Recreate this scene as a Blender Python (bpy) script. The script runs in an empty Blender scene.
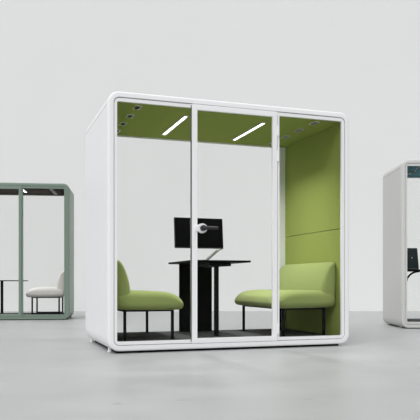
import bpy, bmesh, math
from mathutils import Vector, Matrix

SC = bpy.context.scene
COL = SC.collection
F_PX = 658.36                 # focal length in pixels for the 420 px frame
CAM_Z = 0.6133

# ------------------------------------------------------------------ materials
def srgb(r, g, b):
    f = lambda c: (c/255/12.92) if c/255 <= .04045 else ((c/255+.055)/1.055)**2.4
    return (f(r), f(g), f(b), 1)

def mat(name, col, rough=.5, spec=.5, metal=0, noise=None, bump=None, sheen=0, coat=0):
    m = bpy.data.materials.new(name); m.use_nodes = True
    nt = m.node_tree; b = nt.nodes['Principled BSDF']
    b.inputs['Base Color'].default_value = col
    b.inputs['Roughness'].default_value = rough
    b.inputs['Specular IOR Level'].default_value = spec
    b.inputs['Metallic'].default_value = metal
    b.inputs['Sheen Weight'].default_value = sheen
    b.inputs['Coat Weight'].default_value = coat
    tc = nt.nodes.new('ShaderNodeTexCoord')
    if noise:                                    # (scale, amount)
        n = nt.nodes.new('ShaderNodeTexNoise'); n.inputs['Scale'].default_value = noise[0]
        n.inputs['Detail'].default_value = 4
        nt.links.new(tc.outputs['Object'], n.inputs['Vector'])
        r = nt.nodes.new('ShaderNodeValToRGB')
        k = noise[1]
        r.color_ramp.elements[0].position = .3; r.color_ramp.elements[1].position = .7
        r.color_ramp.elements[0].color = tuple(c*(1-k) for c in col[:3])+(1,)
        r.color_ramp.elements[1].color = tuple(min(1, c*(1+k)) for c in col[:3])+(1,)
        nt.links.new(n.outputs['Fac'], r.inputs['Fac'])
        nt.links.new(r.outputs['Color'], b.inputs['Base Color'])
    if bump:                                     # (scale, distance)
        n2 = nt.nodes.new('ShaderNodeTexNoise'); n2.inputs['Scale'].default_value = bump[0]
        nt.links.new(tc.outputs['Object'], n2.inputs['Vector'])
        bp = nt.nodes.new('ShaderNodeBump'); bp.inputs['Strength'].default_value = .5
        bp.inputs['Distance'].default_value = bump[1]
        nt.links.new(n2.outputs['Fac'], bp.inputs['Height'])
        nt.links.new(bp.outputs['Normal'], b.inputs['Normal'])
    return m

def glass_mat(name, tint):
    m = bpy.data.materials.new(name); m.use_nodes = True
    nt = m.node_tree; nt.nodes.clear()
    out = nt.nodes.new('ShaderNodeOutputMaterial')
    tr = nt.nodes.new('ShaderNodeBsdfTransparent'); tr.inputs['Color'].default_value = tint
    gl = nt.nodes.new('ShaderNodeBsdfGlossy'); gl.inputs['Roughness'].default_value = .02
    fr = nt.nodes.new('ShaderNodeFresnel'); fr.inputs['IOR'].default_value = 1.1
    mx = nt.nodes.new('ShaderNodeMixShader')
    nt.links.new(fr.outputs['Fac'], mx.inputs['Fac'])
    nt.links.new(tr.outputs['BSDF'], mx.inputs[1]); nt.links.new(gl.outputs['BSDF'], mx.inputs[2])
    nt.links.new(mx.outputs['Shader'], out.inputs['Surface'])
    return m

def emit_mat(name, col, strength):
    m = bpy.data.materials.new(name); m.use_nodes = True
    b = m.node_tree.nodes['Principled BSDF']
    b.inputs['Base Color'].default_value = col
    b.inputs['Emission Color'].default_value = col
    b.inputs['Emission Strength'].default_value = strength
    return m

def floor_mat():
    m = mat('polished_concrete', (.5, .5, .5, 1), rough=.38, spec=.4)
    nt = m.node_tree; b = nt.nodes['Principled BSDF']
    tc = nt.nodes.new('ShaderNodeTexCoord')
    mp = nt.nodes.new('ShaderNodeMapping'); mp.inputs['Scale'].default_value = (.8, 1.6, 1)
    nt.links.new(tc.outputs['Object'], mp.inputs['Vector'])
    n = nt.nodes.new('ShaderNodeTexNoise'); n.inputs['Scale'].default_value = 1.3
    n.inputs['Detail'].default_value = 9; n.inputs['Roughness'].default_value = .62
    nt.links.new(mp.outputs['Vector'], n.inputs['Vector'])
    r = nt.nodes.new('ShaderNodeValToRGB')
    r.color_ramp.elements[0].position = .3; r.color_ramp.elements[1].position = .7
    r.color_ramp.elements[0].color = FLOOR_A; r.color_ramp.elements[1].color = FLOOR_B
    nt.links.new(n.outputs['Fac'], r.inputs['Fac'])
    # small dark scuffs
    v = nt.nodes.new('ShaderNodeTexNoise'); v.inputs['Scale'].default_value = 7
    v.inputs['Detail'].default_value = 3
    mp2 = nt.nodes.new('ShaderNodeMapping'); mp2.inputs['Scale'].default_value = (.7, 1.3, 1)
    nt.links.new(tc.outputs['Object'], mp2.inputs['Vector']); nt.links.new(mp2.outputs['Vector'], v.inputs['Vector'])
    r2 = nt.nodes.new('ShaderNodeValToRGB')
    r2.color_ramp.elements[0].position = .68; r2.color_ramp.elements[0].color = (1, 1, 1, 1)
    r2.color_ramp.elements[1].position = .78; r2.color_ramp.elements[1].color = (.72, .73, .73, 1)
    nt.links.new(v.outputs['Fac'], r2.inputs['Fac'])
    mul = nt.nodes.new('ShaderNodeMix'); mul.data_type = 'RGBA'; mul.blend_type = 'MULTIPLY'
    mul.inputs[0].default_value = 1
    nt.links.new(r.outputs['Color'], mul.inputs[6]); nt.links.new(r2.outputs['Color'], mul.inputs[7])
    nt.links.new(mul.outputs[2], b.inputs['Base Color'])
    r3 = nt.nodes.new('ShaderNodeMapRange'); r3.inputs['To Min'].default_value = .3; r3.inputs['To Max'].default_value = .5
    nt.links.new(n.outputs['Fac'], r3.inputs['Value']); nt.links.new(r3.outputs['Result'], b.inputs['Roughness'])
    bp = nt.nodes.new('ShaderNodeBump'); bp.inputs['Strength'].default_value = .15; bp.inputs['Distance'].default_value = .003
    nt.links.new(n.outputs['Fac'], bp.inputs['Height']); nt.links.new(bp.outputs['Normal'], b.inputs['Normal'])
    return m

STRIP_W = 12.5
FLOOR_A = (.365, .374, .373, 1); FLOOR_B = (.445, .453, .452, 1)
M = {
 'wall':   mat('wall_paint', (.84, .838, .836, 1), rough=.9, spec=.1, noise=(.6, .008)),
 'floor':  floor_mat(),
 'white':  mat('white_powder_coat', (.90, .90, .908, 1), rough=.42, spec=.4),
 'seal':   mat('grey_rubber_seal', (.12, .12, .12, 1), rough=.6),
 'seam': mat('grey_panel_seam', (.35, .35, .36, 1), rough=.7),
 'gap':    mat('dark_gap_gasket', (.30, .30, .33, 1), rough=.7),
 'green_coat': mat('sage_green_powder_coat', (.21, .275, .225, 1), rough=.4, spec=.4),
 'grey_coat':  mat('warm_grey_powder_coat', (.62, .62, .60, 1), rough=.45, spec=.4),
 'green_felt': mat('olive_green_felt', (.295, .355, .093, 1), rough=.95, spec=.1, noise=(90, .06), bump=(260, .001)),
 'brown_felt': mat('dark_brown_felt', (.075, .06, .052, 1), rough=.95, spec=.1, noise=(90, .06)),
 'slate_felt': mat('slate_blue_felt', (.135, .28, .31, 1), rough=.95, spec=.1, noise=(90, .06)),
 'green_fabric': mat('lime_green_upholstery', (.30, .36, .12, 1), rough=.9, spec=.15, noise=(160, .05), bump=(420, .0006), sheen=.15),
 'beige_fabric': mat('oatmeal_upholstery', (.68, .655, .62, 1), rough=.9, spec=.15, noise=(160, .05), sheen=.15),
 'carpet': mat('charcoal_carpet', (.10, .10, .102, 1), rough=1, spec=.05, noise=(130, .3), bump=(300, .003)),
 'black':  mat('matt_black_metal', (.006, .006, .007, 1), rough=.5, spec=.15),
 'blackwood': mat('black_laminate', (.004, .004, .004, 1), rough=.6, spec=.1),
 'screen': mat('black_screen', (.002, .002, .0022, 1), rough=.3, spec=.05),
 'bezel':  mat('black_bezel_plastic', (.012, .012, .013, 1), rough=.45),
 'silver': mat('silver_aluminium', (.7, .72, .74, 1), rough=.45, metal=.3),
 'handle': mat('dark_gunmetal', (.022, .022, .023, 1), rough=.4, metal=.2),
 'slatgrey': mat('vent_grey_metal', (.75, .77, .75, 1), rough=.5),
 'louver': mat('vent_louver_metal', (.6, .62, .6, 1), rough=.5),
 'ventdark': mat('vent_black_cavity', (.005, .005, .005, 1), rough=.9),
 'laptop': mat('dark_slate_shell', (.012, .024, .026, 1), rough=.45, spec=.4),
 'laptopbase': mat('grey_laptop_base', (.07, .08, .08, 1), rough=.4, metal=.4),
 'lamp':   emit_mat('led_diffuser', (1, 1, 1, 1), 4),
 'glass':  glass_mat('clear_glass', (.985, .988, .985, 1)),
}

# ------------------------------------------------------------------ helpers
def obj(name, bm, m, parent=None, smooth=False, label=None):
    bmesh.ops.recalc_face_normals(bm, faces=bm.faces)
    me = bpy.data.meshes.new(name); bm.to_mesh(me); bm.free()
    me.materials.append(m)
    if smooth:
        for p in me.polygons: p.use_smooth = True
        if smooth == 'auto':
            me.set_sharp_from_angle(angle=math.radians(40))
    o = bpy.data.objects.new(name, me); COL.objects.link(o)
    if parent: o.parent = parent
    if label: o['label'] = label
    return o

def thing(name, label, cat, mw, group=None):
    o = bpy.data.objects.new(name, None); COL.objects.link(o)
    o.empty_display_size = .2
    o.matrix_world = mw
    o['label'] = label; o['category'] = cat
    if group: o['group'] = group
    return o

def box(bm, x0, x1, y0, y1, z0, z1, bev=0, seg=2):
    mtx = Matrix.Translation(((x0+x1)/2, (y0+y1)/2, (z0+z1)/2)) @ Matrix.Diagonal((x1-x0, y1-y0, z1-z0, 1))
    r = bmesh.ops.create_cube(bm, size=1, matrix=mtx)
    if bev:
        es = list({e for v in r['verts'] for e in v.link_edges})
        bmesh.ops.bevel(bm, geom=es, offset=bev, segments=seg, profile=.5, affect='EDGES')
    return bm

def bx(*a, **k): return box(bmesh.new(), *a, **k)

def rr(x0, x1, z0, z1, r, n=8):
    pts = []
    for cx, cz, a0 in ((x1-r, z1-r, 0), (x0+r, z1-r, 90), (x0+r, z0+r, 180), (x1-r, z0+r, 270)):
        for i in range(n+1):
            a = math.radians(a0+90*i/n); pts.append((cx+r*math.cos(a), cz+r*math.sin(a)))
    return pts

def loft(bm, loops, close=False, caps=True):
    """loops: lists of 3d points, same count"""
    vs = [[bm.verts.new(p) for p in lp] for lp in loops]
    n = len(vs[0]); k = len(vs)
    for i in range(k if close else k-1):
        a, b = vs[i], vs[(i+1) % k]
        for j in range(n):
            bm.faces.new((a[j], a[(j+1) % n], b[(j+1) % n], b[j]))
    if caps and not close:
        bm.faces.new(vs[0]); bm.faces.new(vs[-1][::-1])
    return bm

def ring(bm, o_rect, i_rect, ro, ri, y0, y1, lip=0):
    """rounded rectangular tube between an outer and an inner outline, running along y; lip rounds its outer end edges"""
    def at(rc, r, y): return [(x, y, z) for x, z in rr(*rc, r)]
    def shrink(rc, d): return (rc[0]+d, rc[1]-d, rc[2]+d, rc[3]-d)
    loops = []
    if lip:
        S = 5
        for i in range(S+1):
            t = math.pi/2*i/S; d = lip*(1-math.sin(t)); y = y0+lip*(1-math.cos(t))
            loops.append(at(shrink(o_rect, d), max(ro-d, .001), y))
        for i in range(S+1):
            t = math.pi/2*(1-i/S); l2 = lip*.45; d = l2*(1-math.sin(t)); y = y1-l2*(1-math.cos(t))
            loops.append(at(shrink(o_rect, d), max(ro-d, .001), y))
    else:
        loops += [at(o_rect, ro, y0), at(o_rect, ro, y1)]
    loops += [at(i_rect, ri, y1), at(i_rect, ri, y0)]
    return loft(bm, loops, close=True)

def tube(bm, path, rad, seg=12, cap=True):
    path = [Vector(p) for p in path]; loops = []
    for i, p in enumerate(path):
        d = (path[min(i+1, len(path)-1)]-path[max(i-1, 0)]).normalized()
        up = Vector((0, 0, 1)) if abs(d.z) < .95 else Vector((1, 0, 0))
        s = d.cross(up).normalized(); t = s.cross(d)
        r = rad[i] if isinstance(rad, (list, tuple)) else rad
        loops.append([p+(s*math.cos(a)+t*math.sin(a))*r for a in (2*math.pi*j/seg for j in range(seg))])
    return loft(bm, loops, caps=cap)

def smooth_closed(pts, it=4):
    for _ in range(it):                      # Chaikin
        q = []
        for i in range(len(pts)):
            a, b = pts[i], pts[(i+1) % len(pts)]
            q += [(a[0]*.75+b[0]*.25, a[1]*.75+b[1]*.25), (a[0]*.25+b[0]*.75, a[1]*.25+b[1]*.75)]
        pts = q
    return pts

def cushion(prof, y0, y1, r, crown=0.0, n=7):
    """upholstered body: profile (x,z), swept along y, ends rounded by radius r"""
    pts = smooth_closed(prof)
    xs = [p[0] for p in pts]; zs = [p[1] for p in pts]
    cx, cz = (min(xs)+max(xs))/2, (min(zs)+max(zs))/2; hx, hz = (max(xs)-min(xs))/2, (max(zs)-min(zs))/2
    def lp(d, y): return [(cx+(p[0]-cx)*(1-d/hx), y, cz+(p[1]-cz)*(1-d/hz)) for p in pts]
    st = []
    for i in range(n+1):
        t = math.pi/2*i/n; st.append((r*(1-math.sin(t)), y0+r*(1-math.cos(t))))
    for i in range(1, 12):
        u = i/12; st.append((-crown*math.sin(math.pi*u), y0+r+(y1-y0-2*r)*u))
    for i in range(n+1):
        t = math.pi/2*(1-i/n); st.append((r*(1-math.sin(t)), y1-r*(1-math.cos(t))))
    return loft(bmesh.new(), [lp(d, y) for d, y in st])

# ------------------------------------------------------------------ pods
def pod_matrix(X0, D0, th):
    return Matrix.Translation((X0, D0, -.022)) @ Matrix.Rotation(th, 4, 'Z')

def fixed(parent, o): o.parent = parent; return o

def build_pod(label, mw, W, DP, zb, coat, felt, H=2.3, louver=False):
    root = thing('meeting_pod', label, 'pod', mw @ Matrix.Translation((W/2, DP/2, .022)))
    OFF = Matrix.Translation((-W/2, -DP/2, -.022))
    def P(name, bm, m, parent=root, **k):
        bm.transform(OFF); return obj(name, bm, m, parent, **k)
    t = .048
    # outer shell: rounded tube along the depth
    bm = ring(bmesh.new(), (0, W, zb, H), (t, W-t, zb+t, H-t), .098, .052, 0, DP, lip=.016)
    shell = P('shell', bm, coat, smooth='auto')
    # side skin panels, a hair proud of the shell, seams at top and bottom of the bend
    for s in (0, 1):
        x0, x1 = ((-.0025, .004) if s == 0 else (W-.004, W+.0025))
        P('side_panel', bx(x0, x1, .055, DP-.03, zb+.105, H-.1085, bev=.0012, seg=1), coat)
        e0, e1 = ((-.0012, .004) if s == 0 else (W-.004, W+.0012))
        bm = bx(e0, e1, .05, DP-.025, H-.1075, H-.1035)
        P('panel_seam', bm, M['seam'])
    P('underpod_shade', bx(.085, W-.085, .07, DP-.09, .0225, zb+.012), M['black'], label='added black box for the shade under the pod')  # added box, its black stands in for the shade between the feet
    bm = bmesh.new()                                  # dark gasket in the gap round the glazing frame
    ring(bm, (t-.002, W-t+.002, zb+t-.002, H-t+.002), (t+.008, W-t-.008, zb+t+.008, H-t-.008), .054, .044, .012, .04)
    P('gasket', bm, M['gap'])
    # glazing frame front
    zt, zf, al = H-.085, zb+.083, .079
    ring_o = (t+.006, W-t-.006, zb+t+.006, H-t-.006)
    P('front_frame', ring(bmesh.new(), ring_o, (al, W-.084, zf, zt), .046, .014, .006, .035, lip=.003), coat, smooth='auto')
    # rear frame
    P('rear_frame', ring(bmesh.new(), ring_o, (.14, W-.138, .108, zt-.014), .046, .012, DP-.022, DP-.004), coat, smooth='auto')
    # linings
    P('ceiling_panel', bx(.06, W-.06, 0.036, DP-.0225, zt, H-t-.002), felt)
    P('carpet', bx(.062, W-.062, .036, DP-.0225, zb+t+.002, .1086), M['carpet'])
    for x0, x1 in ((.05, .072), (W-.068, W-.05)):
        P('wall_panel', bx(x0, x1, .037, DP-.023, .109, 1.168, bev=.003), felt)
        P('wall_panel', bx(x0, x1, .037, DP-.023, 1.173, zt-.001, bev=.003), felt)
    # glazing
    d0, d1 = .757, 1.597                              # door edges
    P('glass_panel', bx(al-.01, .7475, .014, .022, zf-.01, zt+.01), M['glass'])
    P('glass_panel', bx(1.62, W-.074, .014, .022, zf-.01, zt+.01), M['glass'])
    P('rear_glass', bx(.13, W-.128, DP-.017, DP-.010, .1, zt-.004), M['glass'])
    P('mullion', bx(.7475, .7545, .004, .02, zf-.02, zt+.02), M['seal'], label='dark grey slim mullion')
    P('jamb_seal', bx(1.597, 1.604, .012, .022, zf-.02, zt+.02), M['gap'])
    P('mullion', bx(1.604, 1.621, .003, .03, zf-.02, zt+.02, bev=.002), coat)
    # door
    dz0, dz1 = zb+.05, H-.053
    door = P('door', ring(bmesh.new(), (d0, d1, dz0, dz1), (d0+.049, d1-.047, dz0+.045, dz1-.048), .006, .004, -.004, .026, lip=.003), coat, smooth='auto')
    P('door_glass', bx(d0+.045, d1-.043, .008, .016, dz0+.04, dz1-.044), M['glass'], door)
    # hinges along the right stile
    for z in (.16, 1.78, 2.02):
        bm = tube(bmesh.new(), [(1.604, -.006, z), (1.604, -.006, z+.1)], .0085, 10)
        box(bm, 1.598, 1.618, -.004, .01, z, z+.1)
        P('hinge', bm, coat if felt is not M['green_felt'] else M['white'], door)
    # handle: plate on the stile, rosette, lever
    hz, hx = 1.131, .853
    bm = bmesh.new()
    tube(bm, [(hx, -.014, hz), (hx, .02, hz)], .044, 28)
    box(bm, d0+.02, hx, -.013, .005, hz-.03, hz+.03, bev=.004)
    P('handle_rosette', bm, coat, door, smooth='auto')
    bm = bmesh.new()
    tube(bm, [(hx, -.05, hz), (hx, -.013, hz)], .026, 24)
    tube(bm, [(hx-.006, -.045, hz), (hx+.02, -.052, hz), (hx+.08, -.054, hz), (hx+.128, -.052, hz), (hx+.132, -.052, hz)], [.0165, .0165, .0155, .015, .009], 16)
    P('handle', bm, M['handle'], door, smooth='auto', label='dark metal lever handle')
    # ceiling lights
    for a in (.79, 1.588):
        if DP > 1.2: b0, b1 = .29, 1.11
        else: b0, b1 = .07, .52
        fr = P('ceiling_light', ring(bmesh.new(), (a-.024, a+.024, 0, b1-b0), (a-.0155, a+.0155, .008, b1-b0-.008), .004, .003, 0, .012)
               , M['silver'])
        # the ring was made in x/z: lay it flat under the ceiling
        fr.data.transform(OFF.inverted()); 
        fr.data.transform(Matrix(((1, 0, 0, 0), (0, 0, 1, b0), (0, -1, 0, zt+.002), (0, 0, 0, 1)))); fr.data.transform(OFF)
        ld = bpy.data.lights.new('strip_light', 'AREA'); ld.shape = 'RECTANGLE'
        ld.size = .028; ld.size_y = b1-b0-.02; ld.energy = STRIP_W*(b1-b0)/.82; ld.spread = math.radians(125)
        lo = bpy.data.objects.new('strip_light', ld); COL.objects.link(lo); lo.parent = fr
        lo.matrix_local = OFF @ Matrix.Translation((a, (b0+b1)/2, zt-.0085))
        P('diffuser', bx(a-.0157, a+.0157, b0+.0075, b1-.0075, zt-.007, zt+.001), M['lamp'], fr)
    # ceiling vents
    ys = [.155, .478, .80, 1.122] if DP > 1.2 else ([.155, .46, .70] if DP > .9 else [.15, .42, .66])
    for a in (.292, W-.306):
        for b in ys:
            w, l = .031, .062
            bm = bmesh.new()
            fr = ring(bm, (a-w, a+w, 0, 2*l), (a-w+.007, a+w-.007, .010, 2*l-.010), .006, .003, 0, .006)
            fr = P('ceiling_vent', bm, M['slatgrey'])
            fr.data.transform(OFF.inverted())
            fr.data.transform(Matrix(((1, 0, 0, 0), (0, 0, 1, b-l), (0, -1, 0, zt+.001), (0, 0, 0, 1)))); fr.data.transform(OFF)
            P('vent_cavity', bx(a-w+.005, a+w-.005, b-l+.005, b+l-.005, zt-.0015, zt+.001), M['ventdark'], fr)
            for k in (-1, 0, 1):                      # slanted louvres
                bm = bx(-.0006, .0006, -l+.008, l-.008, -.008, .008)
                bm.transform(Matrix.Translation((a+k*.0145, b, zt-.008)) @ Matrix.Rotation(math.radians(39), 4, 'Y'))
                P('louver', bm, M['louver'], fr)
    # feet
    for fx in (.05, W-.05):
        for fy in (.2, DP-.12):
            bm = tube(bmesh.new(), [(fx, fy, .0222), (fx, fy, .032), (fx, fy, .034), (fx, fy, zb+.02)], [.02, .02, .016, .016], 16)
            P('foot', bm, coat)
    return root

def build_sofa(label, mw, fab, half, legx=(.115, .56), top=.73, group=None, runner=False, seat_top=.447, bh=.0):
    """origin: floor, at the wall, middle of its length; x runs forward"""
    root = thing('sofa', label, 'sofa', mw, group)
    st = seat_top
    seat = [(.0, .30), (.0, st-.03), (.07, st+.004), (.30, st+.008), (.50, st+.002), (.60, st-.030), (.652, st-.085), (.668, st-.125), (.645, st-.163), (.57, st-.168), (.25, st-.165), (.06, st-.16)]
    obj('seat', cushion(seat, -half, half, .07, .002, 10), fab, root, smooth=True)
    bk = [(-.002, .30), (.15, .30), (.165, .40), (.160, .48), (.145, .56), (.122, .63), (.095, .69), (.06, .732), (.015, .742), (-.004, .72)]
    bk = [(x, .30+(z-.30)*(top-.30)/.43) for x, z in bk]
    obj('backrest', cushion(bk, -half+.012, half-.012, .05, .0), fab, root, smooth=True)
    bm = bmesh.new()
    lx0, lx1 = legx; ly = half-.075; zz = st-.165
    for y in (-ly, ly): box(bm, lx0-.012, lx1+.012, y-.012, y+.012, zz-.014, zz+.008)
    for x in (lx0, lx1): box(bm, x-.012, x+.012, -ly, ly, zz-.014, zz+.008)
    obj('seat_frame', bm, M['black'], root)
    for x in legx:
        for y in (-ly, ly):
            obj('leg', bx(x-.0125, x+.0125, y-.0125, y+.0125, 0, zz-.012, bev=.002), M['black'], root)
    if runner:
        for y in (-ly, ly): obj('floor_rail', bx(lx0, lx1, y-.0125, y+.0125, 0.0, .02), M['black'], root)
    return root

# --- main pod
TH = .3319
A0 = pod_matrix(-.877, 5.6715, TH)
W, DP = 2.3732, 1.3351
FZ = .1086
main = build_pod('large white-framed glass meeting pod with olive green felt interior, centre of the room', A0, W, DP, .0432, M['white'], M['green_felt'])
def L(a, b, z, rot=0, base=A0): return base @ Matrix.Translation((a, b, z)) @ Matrix.Rotation(rot, 4, 'Z')

build_sofa('lime green sofa at the left wall of the white pod, in profile facing the table', L(.074, .712, FZ), M['green_fabric'], .572, group='lime green pod sofas')
build_sofa('lime green sofa against the olive felt wall at the right of the white pod', L(W-.067, .700, FZ, math.pi), M['green_fabric'], .59, group='lime green pod sofas')

# --- black desk table in main pod
tb = thing('table', 'black table on a wide slab leg and a slim post between the two green sofas', 'table', L(1.185, .80, FZ))
TZ = .84-FZ
bm = bmesh.new()
top = [(x, y) for x, y in rr(-.310, .302, -.445, .455, .03, 5)]
loft(bm, [[(x*.985, y*.99, TZ) for x, y in top], [(x, y, TZ+.006) for x, y in top], [(x, y, TZ+.018) for x, y in top]])
obj('tabletop', bm, M['blackwood'], tb)
obj('slab_leg', bx(-.198, .170, .375, .405, 0, TZ, bev=.002), M['blackwood'], tb)
obj('leg', bx(-.018, .022, -.262, -.222, 0.006, TZ-.03, bev=.003), M['black'], tb)
obj('leg_foot', bx(-.022, .026, -.266, -.218, 0, .007), M['black'], tb)
obj('support_beam', bx(-.115, .115, -.36, .374, TZ-.036, TZ, bev=.002), M['black'], tb)

# --- monitor on an arm
MZ = .852-.022   # tabletop surface world-ish height handled by L()
mo = thing('computer_monitor', 'black flat monitor on a silver gas-spring arm, above the black table', 'monitor', L(1.25, 1.12, TZ+FZ+.018))
z0 = 1.005-(TZ+FZ+.018); z1 = 1.330-(TZ+FZ+.018)
tilt = Matrix.Translation((-.1, -.135, z0)) @ Matrix.Rotation(math.radians(-5.5), 4, 'X')
bm = bx(-.2705, .2705, .0, .022, 0, .326, bev=.004); bm.transform(tilt)
scr = obj('monitor_housing', bm, M['bezel'], mo)
bm = bx(-.264, .264, -.0015, .002, .012, .32); bm.transform(tilt); obj('screen', bm, M['screen'], scr)
bm = bx(-.09, .09, .02, .045, .09, .24, bev=.008); bm.transform(tilt); obj('rear_housing', bm, M['bezel'], scr)
bm = bmesh.new()
tube(bm, [(0, -.01, .003), (0, -.01, .012)], .045, 24)
tube(bm, [(0, -.01, .01), (0, -.01, .03)], .018, 16)
tube(bm, [(0, -.01, .015), (.19, -.01, .165)], [.017, .014], 16)
tube(bm, [(.19, -.01, .14), (.19, -.01, .19)], .018, 16)
tube(bm, [(.19, -.01, .18), (-.09, -.06, .30)], [.014, .015], 16)
tube(bm, [(-.10, -.09, .30), (-.10, -.055, .30)], .03, 16)
obj('monitor_arm', bm, M['silver'], mo, smooth='auto', label='silver gas-spring monitor arm')

# --- green pod, left
TG = math.radians(6.5); WG, DG = 2.3732, .87
gx, gy = -2.352-WG*math.cos(TG), 11.0-WG*math.sin(TG)
AG = pod_matrix(gx, gy, TG)
build_pod('sage green meeting pod with brown ceiling standing at the left of the white pod', AG, WG, DG, .03, M['green_coat'], M['brown_felt'])
build_sofa('oatmeal beige sofa inside the sage green pod', L(WG-.07, .45, FZ, math.pi, AG), M['beige_fabric'], .35, runner=True, seat_top=.455)
tg = thing('side_table', 'thin black table on a slim post beside the beige sofa in the green pod', 'table', L(1.20, .42, FZ, 0, AG))
obj('tabletop', loft(bmesh.new(), [[(x, y, z) for x, y in rr(-.40, .40, -.28, .28, .03, 5)] for z in (.56, .575)]), M['blackwood'], tg)
obj('leg', bx(-.02, .02, -.02, .02, .01, .56), M['black'], tg)
obj('base_plate', bx(-.22, .22, -.2, .2, 0, .01, bev=.002), M['black'], tg)

# --- grey pod, right
AR = pod_matrix(2.575, 8.85, 0)
WR, DR = 2.3732, .97
build_pod('warm grey meeting pod with slate blue ceiling, cut by the right edge of the photo', AR, WR, DR, .03, M['grey_coat'], M['slate_felt'])
dk = thing('wall_desk', 'black narrow shelf desk with curved bracket inside the grey pod', 'desk', L(.073, .45, .80, 0, AR))
bm = bmesh.new()
loft(bm, [[(x, y, z) for x, y in rr(0, .8, -.20, .15, .06, 6)] for z in (.0, .025)])
obj('shelf', bm, M['blackwood'], dk)
arc = [(.006, -.1, -.26), (.07, -.1, -.20)] + [(.10+.18*(1-math.cos(t)), -.1, -.15+.15*math.sin(t)) for t in [math.pi/2*i/12 for i in range(13)]]
obj('bracket', tube(bmesh.new(), arc, .013, 12), M['black'], dk, smooth='auto')
lp = thing('laptop', 'open dark slate laptop standing on the black shelf in the grey pod', 'laptop', L(.235, .42, .8255, 0, AR))
obj('keyboard_base', bx(-.145, .125, -.02, .17, 0, .02, bev=.004), M['laptopbase'], lp)
bm = loft(bmesh.new(), [[(x, y, .02) for x, y in ((-.145, -.02), (.125, -.02), (.125, -.01), (-.145, -.01))],
                        [(x, y, .30) for x, y in ((-.125, -.06), (.09, -.06), (.09, -.052), (-.125, -.052))]])
bmesh.ops.bevel(bm, geom=bm.edges[:], offset=.003, segments=2, affect='EDGES')
lid = obj('laptop_lid', bm, M['laptop'], lp)
bm = tube(bmesh.new(), [(.02, -.0455, .165), (.02, -.0385, .165)], .007, 16)
obj('lid_emblem', bm, M['slatgrey'], lid, label='small round grey emblem')

# ------------------------------------------------------------------ setting
WALL_D = 14.46
f = obj('floor', bx(-30, 30, -14, WALL_D+.3, -.3, 0), M['floor']); f['kind'] = 'structure'
w = obj('wall_back', bx(-30, 30, WALL_D, WALL_D+.3, 0, 16), M['wall']); w['kind'] = 'structure'

# ------------------------------------------------------------------ light
wd = bpy.data.worlds.new('studio_daylight'); SC.world = wd; wd.use_nodes = True
nt = wd.node_tree; bg = nt.nodes['Background']; bg.inputs['Strength'].default_value = 1.0
tc = nt.nodes.new('ShaderNodeTexCoord'); sx = nt.nodes.new('ShaderNodeSeparateXYZ'); cr = nt.nodes.new('ShaderNodeValToRGB')
nt.links.new(tc.outputs['Generated'], sx.inputs[0]); nt.links.new(sx.outputs['Z'], cr.inputs['Fac'])
cr.color_ramp.elements[0].position = 0.0; cr.color_ramp.elements[0].color = (.20, .202, .205, 1)
cr.color_ramp.elements[1].position = .75; cr.color_ramp.elements[1].color = (.95, .955, .965, 1)
nt.links.new(cr.outputs['Color'], bg.inputs['Color'])
sd = bpy.data.lights.new('studio_key', 'SUN'); sd.energy = 1.9; sd.angle = math.radians(44)
so = bpy.data.objects.new('studio_key', sd); COL.objects.link(so); so.location = (-3, -4, 9)
so.rotation_euler = Vector((.48, .95, -1.3)).to_track_quat('-Z', 'Y').to_euler()
def area(name, loc, target, sx, sy, power):
    ld = bpy.data.lights.new(name, 'AREA'); ld.shape = 'RECTANGLE'; ld.size = sx; ld.size_y = sy; ld.energy = power
    o = bpy.data.objects.new(name, ld); COL.objects.link(o); o.location = loc
    o.rotation_euler = (Vector(target)-Vector(loc)).to_track_quat('-Z', 'Y').to_euler()
    return o
#area('softbox_overhead', (-3, 1.5, 8), (0, 8, 0), 9, 6, 420)

# ------------------------------------------------------------------ camera
cd = bpy.data.cameras.new('camera'); cam = bpy.data.objects.new('camera', cd); COL.objects.link(cam)
cam.location = (0, 0, CAM_Z); cam.rotation_euler = (math.pi/2, 0, 0)
cd.sensor_width = 36; cd.lens = F_PX/420*36
cd.shift_y = (283.14-210)/420
cd.clip_end = 200
SC.camera = cam
SC.view_settings.view_transform = 'Standard'; SC.view_settings.look = 'None'
SC.view_settings.gamma = 1; SC.view_settings.exposure = 0; SC.view_settings.use_curve_mapping = False
